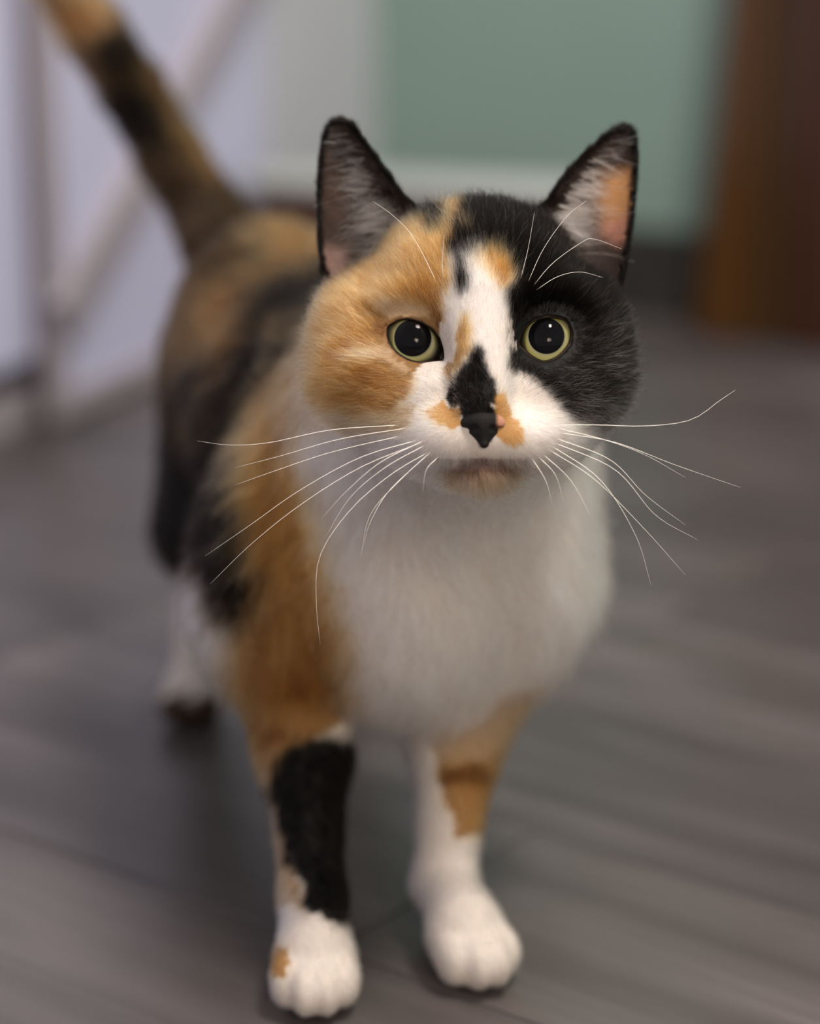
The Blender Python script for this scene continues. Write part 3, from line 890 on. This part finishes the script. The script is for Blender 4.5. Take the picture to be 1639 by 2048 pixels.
def tube(name, path, r0, r1, mat, parent, sides=6):
    V, Fc = [], []; n = len(path)
    for i in range(n):
        T = path[min(i + 1, n - 1)] - path[max(i - 1, 0)]; T /= np.linalg.norm(T)
        a = np.cross(T, np.array([0.3, 0.9, 0.2])); a /= np.linalg.norm(a); b = np.cross(T, a)
        r = r0 + (r1 - r0) * i / (n - 1)
        for j in range(sides):
            t = j / sides * 2 * math.pi
            V.append(path[i] + (a * math.cos(t) + b * math.sin(t)) * r - CR)
    for i in range(n - 1):
        for j in range(sides):
            Fc.append((i * sides + j, i * sides + (j + 1) % sides, (i + 1) * sides + (j + 1) % sides, (i + 1) * sides + j))
    Fc.append(tuple(range(sides))[::-1]); Fc.append(tuple((n - 1) * sides + j for j in range(sides)))
    return new_obj(name, mesh_from(name, V, Fc, mat), parent)
for wi, wl in enumerate(WH + BROWS):
    brow = wi >= len(WH)
    root = hit(*wl[0])
    z0 = (HD - project(root[None])[2][0]) / U
    n = 18
    sp = spline(wl, n)
    t = np.linspace(0, 1, n)
    length = np.abs(np.diff(sp, axis=0)).sum()
    zz = z0 - 3 + (34 * np.sqrt(t) if brow else (20 * np.sin(t * 3.1) - 0.10 * length * t))
    path = np.array([hp(x_, y_, z_) for (x_, y_), z_ in zip(sp, zz)])
    tube('brow_whisker' if brow else 'whisker', path, 0.00012 if not brow else 0.00010, 0.000025, M_whisker, cat_root)

# ------------------------------------------------------------------ fur
def hair_material():
    m = bpy.data.materials.new('fur'); m.use_nodes = True
    nt = m.node_tree; nt.nodes.clear()
    out = nt.nodes.new('ShaderNodeOutputMaterial')
    h = nt.nodes.new('ShaderNodeBsdfHairPrincipled')
    h.model = 'CHIANG'; h.parametrization = 'COLOR'
    a = nt.nodes.new('ShaderNodeAttribute'); a.attribute_name = 'coat'
    nt.links.new(a.outputs['Color'], h.inputs['Color'])
    h.inputs['Roughness'].default_value = 0.42
    h.inputs['Radial Roughness'].default_value = 0.55
    h.inputs['Coat'].default_value = 0.0
    h.inputs['IOR'].default_value = 1.13
    nt.links.new(h.outputs[0], out.inputs[0])
    return m
M_fur = hair_material()

tri = np.concatenate([BQ[:, [0, 1, 2]], BQ[:, [0, 2, 3]]])
tA = np.linalg.norm(np.cross(BP[tri[:, 1]] - BP[tri[:, 0]], BP[tri[:, 2]] - BP[tri[:, 0]]), axis=1) / 2
def sample(mask_v, n, dens=None):
    w = tA * mask_v[tri].all(1)
    if dens is not None: w = w * dens[tri].mean(1)
    c = np.cumsum(w)
    t = np.searchsorted(c, rng.uniform(0, c[-1], n)).clip(0, len(tri) - 1)
    r1 = np.sqrt(rng.uniform(size=n)); r2 = rng.uniform(size=n)
    b = np.stack([1 - r1, r1 * (1 - r2), r1 * r2], 1)
    P = (BP[tri[t]] * b[:, :, None]).sum(1)
    N = (BN_[tri[t]] * b[:, :, None]).sum(1); N /= np.linalg.norm(N, axis=1, keepdims=True)
    return P, N, REG[tri[t, 0]], ear_in[tri[t]].all(1)
def unit(v): return v / (np.linalg.norm(v, axis=1, keepdims=True) + 1e-9)
def tang(v, n): return unit(v - n * (v * n).sum(1, keepdims=True))

def grow(name, P, N, flow, length, lift, color, r_root, K=5, curl=0.12, tip=1.12, droop=0.0, clump=0.25, label=None, lock=1):
    n = len(P)
    flow = tang(flow + clump * (wob(P, 330, 21) * 0.6 + wob(P, 800, 22) * 0.5) + rng.normal(size=(n, 3)) * curl, N)
    rr = lambda a_, b_: np.repeat(rng.uniform(a_, b_, n // lock), lock) * (rng.uniform(0.94, 1.06, n) if lock > 1 else 1.0)
    lift = lift * rr(0.6, 1.4)
    L_ = length * rr(0.65, 1.15)
    pts = np.zeros((n, K, 3)); pts[:, 0] = P - N * 0.0004
    jit = rng.normal(size=(n, 3)) * curl * 0.5 + (np.repeat(rng.normal(size=(n // lock, 3)), lock, axis=0) * 0.35 if lock > 1 else 0)
    for j in range(1, K):
        t = (j - 0.5) / (K - 1)
        a = lift * (1.25 - 0.75 * t)
        dv = N * np.sin(a)[:, None] + flow * np.cos(a)[:, None] + jit * t
        dv[:, 2] -= droop * t
        pts[:, j] = pts[:, j - 1] + unit(dv) * (L_ / (K - 1))[:, None]
    pts[:, :, 2] = np.maximum(pts[:, :, 2], 0.0006)
    hc_ = bpy.data.hair_curves.new(name)
    hc_.add_curves([K] * n)
    hc_.attributes['position'].data.foreach_set('vector', (pts - CR).astype(np.float32).ravel())
    rad = np.linspace(1, 0.25, K)[None, :] * (r_root * rng.uniform(0.8, 1.2, n))[:, None]
    ra = hc_.attributes.get('radius') or hc_.attributes.new('radius', 'FLOAT', 'POINT')
    ra.data.foreach_set('value', rad.astype(np.float32).ravel())
    col = color * np.exp(rng.normal(size=(n, 1)) * 0.24)
    cc = np.clip(col[:, None, :] * np.linspace(0.9, tip, K)[None, :, None], 0.001, 0.93)
    at_ = hc_.attributes.new('coat', 'FLOAT_COLOR', 'POINT')
    at_.data.foreach_set('color', np.concatenate([cc, np.ones((n, K, 1))], 2).astype(np.float32).ravel())
    hc_.materials.append(M_fur)
    o = new_obj(name, hc_, cat_root, kind='stuff')
    if label: o['label'] = label
    return o

# head
NOSE_POLY = [(918, 842), (935, 836), (990, 836), (1012, 842), (1012, 858), (990, 876), (968, 904), (946, 876), (922, 862)]
def eye_d(px, py):
    ds = np.stack([poly_sdf(px, py, e['lid']) for e in EYES], 1)
    i = ds.argmin(1)
    c = np.array([e['c'] for e in EYES])[i]
    return ds.min(1), px - c[:, 0], py - c[:, 1]
def head_fur(n, seed):
    mask = (REG == 1) & (d_v < 0.80)
    dens = 1.0 + 1.2 * np.clip(FRONT, 0, 1)
    P, N, R, _ = sample(mask, n, dens)
    px, py, d = project(P)
    front = -(N @ FWD)
    ed, ex, ey = eye_d(px, py)
    keep = ~((ed < 3) & (front > -0.2)) & ~((poly_sdf(px, py, NOSE_POLY) < 1) & (front > 0))
    keep &= ~((poly_sdf(px, py, [(880, 930), (966, 919), (1052, 930), (966, 940)]) < 0) & (rng.uniform(size=n) < 0.15))
    P, N, px, py, ed, ex, ey, R = [v[keep] for v in (P, N, px, py, ed, ex, ey, R)]
    n = len(P)
    src = hp(965, 838, 235)
    flow = unit(P - src)
    chin = np.clip((py - 930) / 25, 0, 1)[:, None] * (np.abs(px - 965) < 120)[:, None]
    flow = flow + chin * (-UP) * 1.5
    pad = np.exp(-(((px - 965) / 110) ** 2 + ((py - 890) / 50) ** 2))[:, None]
    flow = flow + pad * (-UP) * 0.5 + np.exp(-(((px - 965) / 100) ** 2 + ((py - 918) / 16) ** 2))[:, None] * (-UP) * 1.2
    side = np.clip((np.hypot(px - 965, py - 800) - 190) / 150, 0, 1)[:, None] * np.clip((py - 650) / 80, 0, 1)[:, None]
    flow = unit(flow) + side * (-UP) * 0.35
    w = (2.6 * np.exp(-np.clip(ed, 0, None) / 22))[:, None]
    rad = unit(np.stack([ex, ey], 1))
    flow = unit(flow) + w * (RIGHT * rad[:, :1] - UP * rad[:, 1:])
    dn = np.hypot(px - 965, py - 850)
    Lh = np.interp(dn, [40, 90, 180, 300, 420], [2.2, 3.6, 5.2, 7.0, 8.0]) / 1000
    Lh = Lh * np.interp(ed, [0, 10, 45], [0.28, 0.45, 1.0])
    Lh += np.clip((np.abs(px - 950) - 190) / 100, 0, 1) * np.clip((py - 640) / 120, 0, 1) * 0.0028
    Lh += 0.0045 * np.exp(-(((px - 965) / 65) ** 2 + ((py - 955) / 22) ** 2)) + 0.0018 * np.exp(-(((px - 965) / 100) ** 2 + ((py - 915) / 16) ** 2))
    lift = np.interp(dn, [40, 200, 400], [0.30, 0.36, 0.42]) * np.interp(ed, [0, 30], [0.6, 1.0])
    lift = lift + 0.35 * np.exp(-(((px - 965) / 70) ** 2 + ((py - 958) / 20) ** 2))
    C = coat(P + (tang(flow, N) * 0.5 + N * 0.15) * Lh[:, None], R, N, rng.normal(size=(n, 2)) * np.array([5.5, 6.5]))
    # ticking: pale hairs in the black, dark and pale hairs in the orange
    u = rng.uniform(size=n)
    blk = C.max(1) < 0.05
    g = np.clip((px - 1120) / 130, 0, 1) * np.clip((py - 600) / 200, 0, 1)
    g2 = np.clip((py - 770) / 70, 0, 1) * np.clip((px - 1090) / 60, 0, 1)
    tick = blk & (u < 0.02 + 0.38 * g + 0.3 * g2)
    C[tick] = GREY * rng.uniform(0.6, 2.8, (tick.sum(), 1))
    org = (np.abs(C[:, 0] - ORANGE[0]) < 0.05) & (C[:, 2] < 0.12)
    m1 = org & (u < 0.22); C[m1] = CREAM * 1.05
    m2 = org & (u > 0.78); C[m2] = DORANGE
    wh = (C.min(1) > 0.6) & (rng.uniform(size=n) < 0.30)
    C[wh] = np.array([0.60, 0.53, 0.50])
    do = np.abs(C[:, 0] - DORANGE[0]) < 0.02
    C[do & (u < 0.35)] = ORANGE
    lipw = np.exp(-(((px - 966) / 75) ** 2 + ((py - 937) / 10) ** 2)); m3 = u < 0.6 * lipw
    C[m3] = np.array([0.13, 0.086, 0.08])
    C[(np.abs(px - 967) < 3.5) & (py > 884) & (py < 926)] = np.array([0.16, 0.11, 0.10])
    pads = np.exp(-(((np.abs(px - 968) - 85) / 55) ** 2 + ((py - 888) / 28) ** 2)); m4 = (rng.uniform(size=n) < 0.4 * pads * (0.5 + 0.5 * np.sin(py / 3.6 + px / 40))) & (C.min(1) > 0.5)
    C[m4] = np.array([0.40, 0.33, 0.315])
    return P, N, flow, Lh, lift, C
P, N, fl, Lh, li, C = head_fur(260000, 1)
grow('head_fur', P, N, fl, Lh, li, C, 0.000036, 5, 0.16, 1.15, 0.02, 0.22)
P, N, fl, Lh, li, C = head_fur(30000, 2)
gm = C.max(1) < 0.05
C = np.where(gm[:, None], np.where(rng.uniform(size=(len(P), 1)) < 0.05 + 0.3 * np.clip((project(P)[1] - 600) / 220, 0, 1)[:, None], GREY * 1.6, C), np.minimum(C * 1.45 + 0.04, 0.92))
grow('head_fur', P, N, fl, Lh * 1.2, li * 1.3, C, 0.000048, 6, 0.2, 1.2, 0.02, 0.3)
# long sparse hairs fanning out from the chin
P, N, R_, _ = sample((REG == 1) & (np.abs(px_v - 966) < 75) & (py_v > 936) & (py_v < 975) & (FRONT > -0.2), 1300)
fl = unit(P - hp(966, 915, 215)) - UP * 0.3
u = rng.uniform(size=(len(P), 1))
grow('chin_fur', P, N, fl, np.full(len(P), 0.0062), np.full(len(P), 0.55), np.where(u < 0.5, ORANGE * 1.2, np.where(u < 0.8, CREAM, WHITE)), 0.00005, 6, 0.12, 1.15, 0.05, 0.15)
# ears: short dense fur on the rims and backs, long pale tufts across the bowls
for gi, poly in ((2, EAR_L), (3, EAR_R)):
    P, N, R, ein = sample(REG == gi, 60000)
    px, py, d = project(P)
    sdf = poly_sdf(px, py, poly)
    keep = ~ein | (rng.uniform(size=len(P)) < 0.03 + np.exp(sdf / 24) * 0.6)
    bare = np.zeros(len(P), bool)
    if gi == 3: bare = ein & (poly_sdf(px, py, [(1195, 350), (1272, 330), (1272, 480), (1200, 470)]) < -6) & (rng.uniform(size=len(P)) < 0.93)
    else: bare = ein & (poly_sdf(px, py, [(640, 480), (690, 490), (700, 560), (640, 580)]) < 0) & (rng.uniform(size=len(P)) < 0.8)
    keep &= ~bare
    P, N, px, py, ein = [v[keep] for v in (P, N, px, py, ein)]
    C = np.tile(BLACK * 1.1, (len(P), 1))
    u = rng.uniform(size=len(P)); C[ein & (u < 0.3)] = BROWN * 0.8
    fl = np.tile(UP, (len(P), 1)) + (-RIGHT if gi == 2 else RIGHT) * 0.25
    grow('ear_fur', P, N, fl, np.where(ein, 0.0022, 0.0032), np.full(len(P), 0.3), C, 0.00004, 4, 0.15, 1.1)
    # tufts rooted along the inner edge, sweeping outwards
    P, N, R, ein = sample(ear_in & (REG == gi), 4000)
    px, py, d = project(P)
    _, s_ = ear_mid(px, py, gi - 2)
    pr = np.exp(-((s_ - (0.34 if gi == 2 else 0.44)) / 0.20) ** 2) * np.interp(py, [255, 300, 400, 520, 570], [0.10, 0.35, 0.8, 1.0, 0.4])
    ii = np.nonzero(rng.uniform(size=len(P)) < pr)[0][:(190 if gi == 2 else 240)]
    out = (-RIGHT if gi == 2 else RIGHT)
    m_ = 5
    fl = out + UP * ((-0.25 if gi == 2 else -0.10) + rng.normal(size=(len(ii), 1)) * 0.30) - FWD * 0.25
    lum = 0.35 + 1.1 * rng.uniform(0, 1, (len(ii), 1)) ** 1.4
    lw = rng.uniform(0.6, 1.2, len(ii))
    rep = lambda v: np.repeat(v, m_, axis=0)
    P2 = rep(P[ii]) + rng.normal(size=(len(ii) * m_, 3)) * 0.00022
    C = np.array([1.0, 0.86, 0.78]) * rep(lum) * rng.uniform(0.8, 1.2, (len(P2), 1))
    grow('ear_tuft', P2, rep(N[ii]), rep(fl), rep(np.interp(py[ii], [260, 400, 520], [0.010, 0.016, 0.020]) * lw), np.full(len(P2), 0.85), C, 0.000075, 7, 0.05, 1.05, 0.12, 0.30, None, m_)
# trunk
P, N, R, _ = sample((REG == 0) | ((REG == 1) & (d_v >= 0.80)), 110000, 0.5 + np.clip(FRONT + 0.3, 0, 1.2))
px, py, d = project(P)
axis = unit(np.array([[-0.075, 0.2, 0.0]]))[0]
chest = np.clip((0.80 - P[:, 1]) / 0.04 + 0.3, 0, 1)[:, None]
down = np.array([0, -0.15, -1.0])
spread = RIGHT * np.clip((px - 890) / 300, -1, 1)[:, None] * 0.35
fl = chest * (down + spread) + (1 - chest) * (axis * 1.0 + np.array([0, 0, -0.55]))
Lb = np.where(chest[:, 0] > 0.5, 0.017, 0.012)
C = coat(P + tang(fl, N) * Lb[:, None] * 0.55 + N * Lb[:, None] * 0.22, R, N, rng.normal(size=(len(P), 2)) * 8)
u = rng.uniform(size=len(P)); org = (np.abs(C[:, 0] - ORANGE[0]) < 0.05) & (C[:, 2] < 0.12)
C[org & (u < 0.12)] = CREAM; C[org & (u > 0.75)] = DORANGE * 1.2
grow('trunk_fur', P, N, fl, Lb, np.full(len(P), 0.42), C, 0.00010, 5, 0.16, 1.08, 0.1, 0.75)
# legs
for gi, nn in ((4, 26000), (5, 26000), (6, 16000), (7, 12000)):
    P, N, R, _ = sample(REG == gi, nn)
    px, py, d = project(P)
    low = np.clip((0.035 - P[:, 2]) / 0.02, 0, 1)[:, None]
    fl = np.array([0, 0.1, -1.0]) * (1 - low) + np.array([0.0, -1.0, -0.25]) * low
    Ll = np.interp(P[:, 2], [0.0, 0.02, 0.05, 0.12], [0.0025, 0.0045, 0.006, 0.010])
    C = coat(P + tang(fl, N) * Ll[:, None] * 0.5, R, N, rng.normal(size=(len(P), 2)) * 6)
    u = rng.uniform(size=len(P)); org = (np.abs(C[:, 0] - ORANGE[0]) < 0.05) & (C[:, 2] < 0.12)
    C[org & (u < 0.15)] = CREAM
    grow('leg_fur', P, N, fl, Ll, np.full(len(P), 0.34), C, 0.00008, 4, 0.12, 1.06)
# tail
P, N, R, _ = sample(REG == 8, 26000)
tp = np.array(tail_pts); ax_ = unit(np.gradient(tp, axis=0))
i_ = np.linalg.norm(P[:, None] - tp[None], axis=2).argmin(1)
C = coat(P + tang(ax_[i_], N) * 0.006, R, N, rng.normal(size=(len(P), 2)) * 9)
grow('tail_fur', P, N, ax_[i_], np.full(len(P), 0.013), np.full(len(P), 0.45), C, 0.00010, 4, 0.2, 1.1)
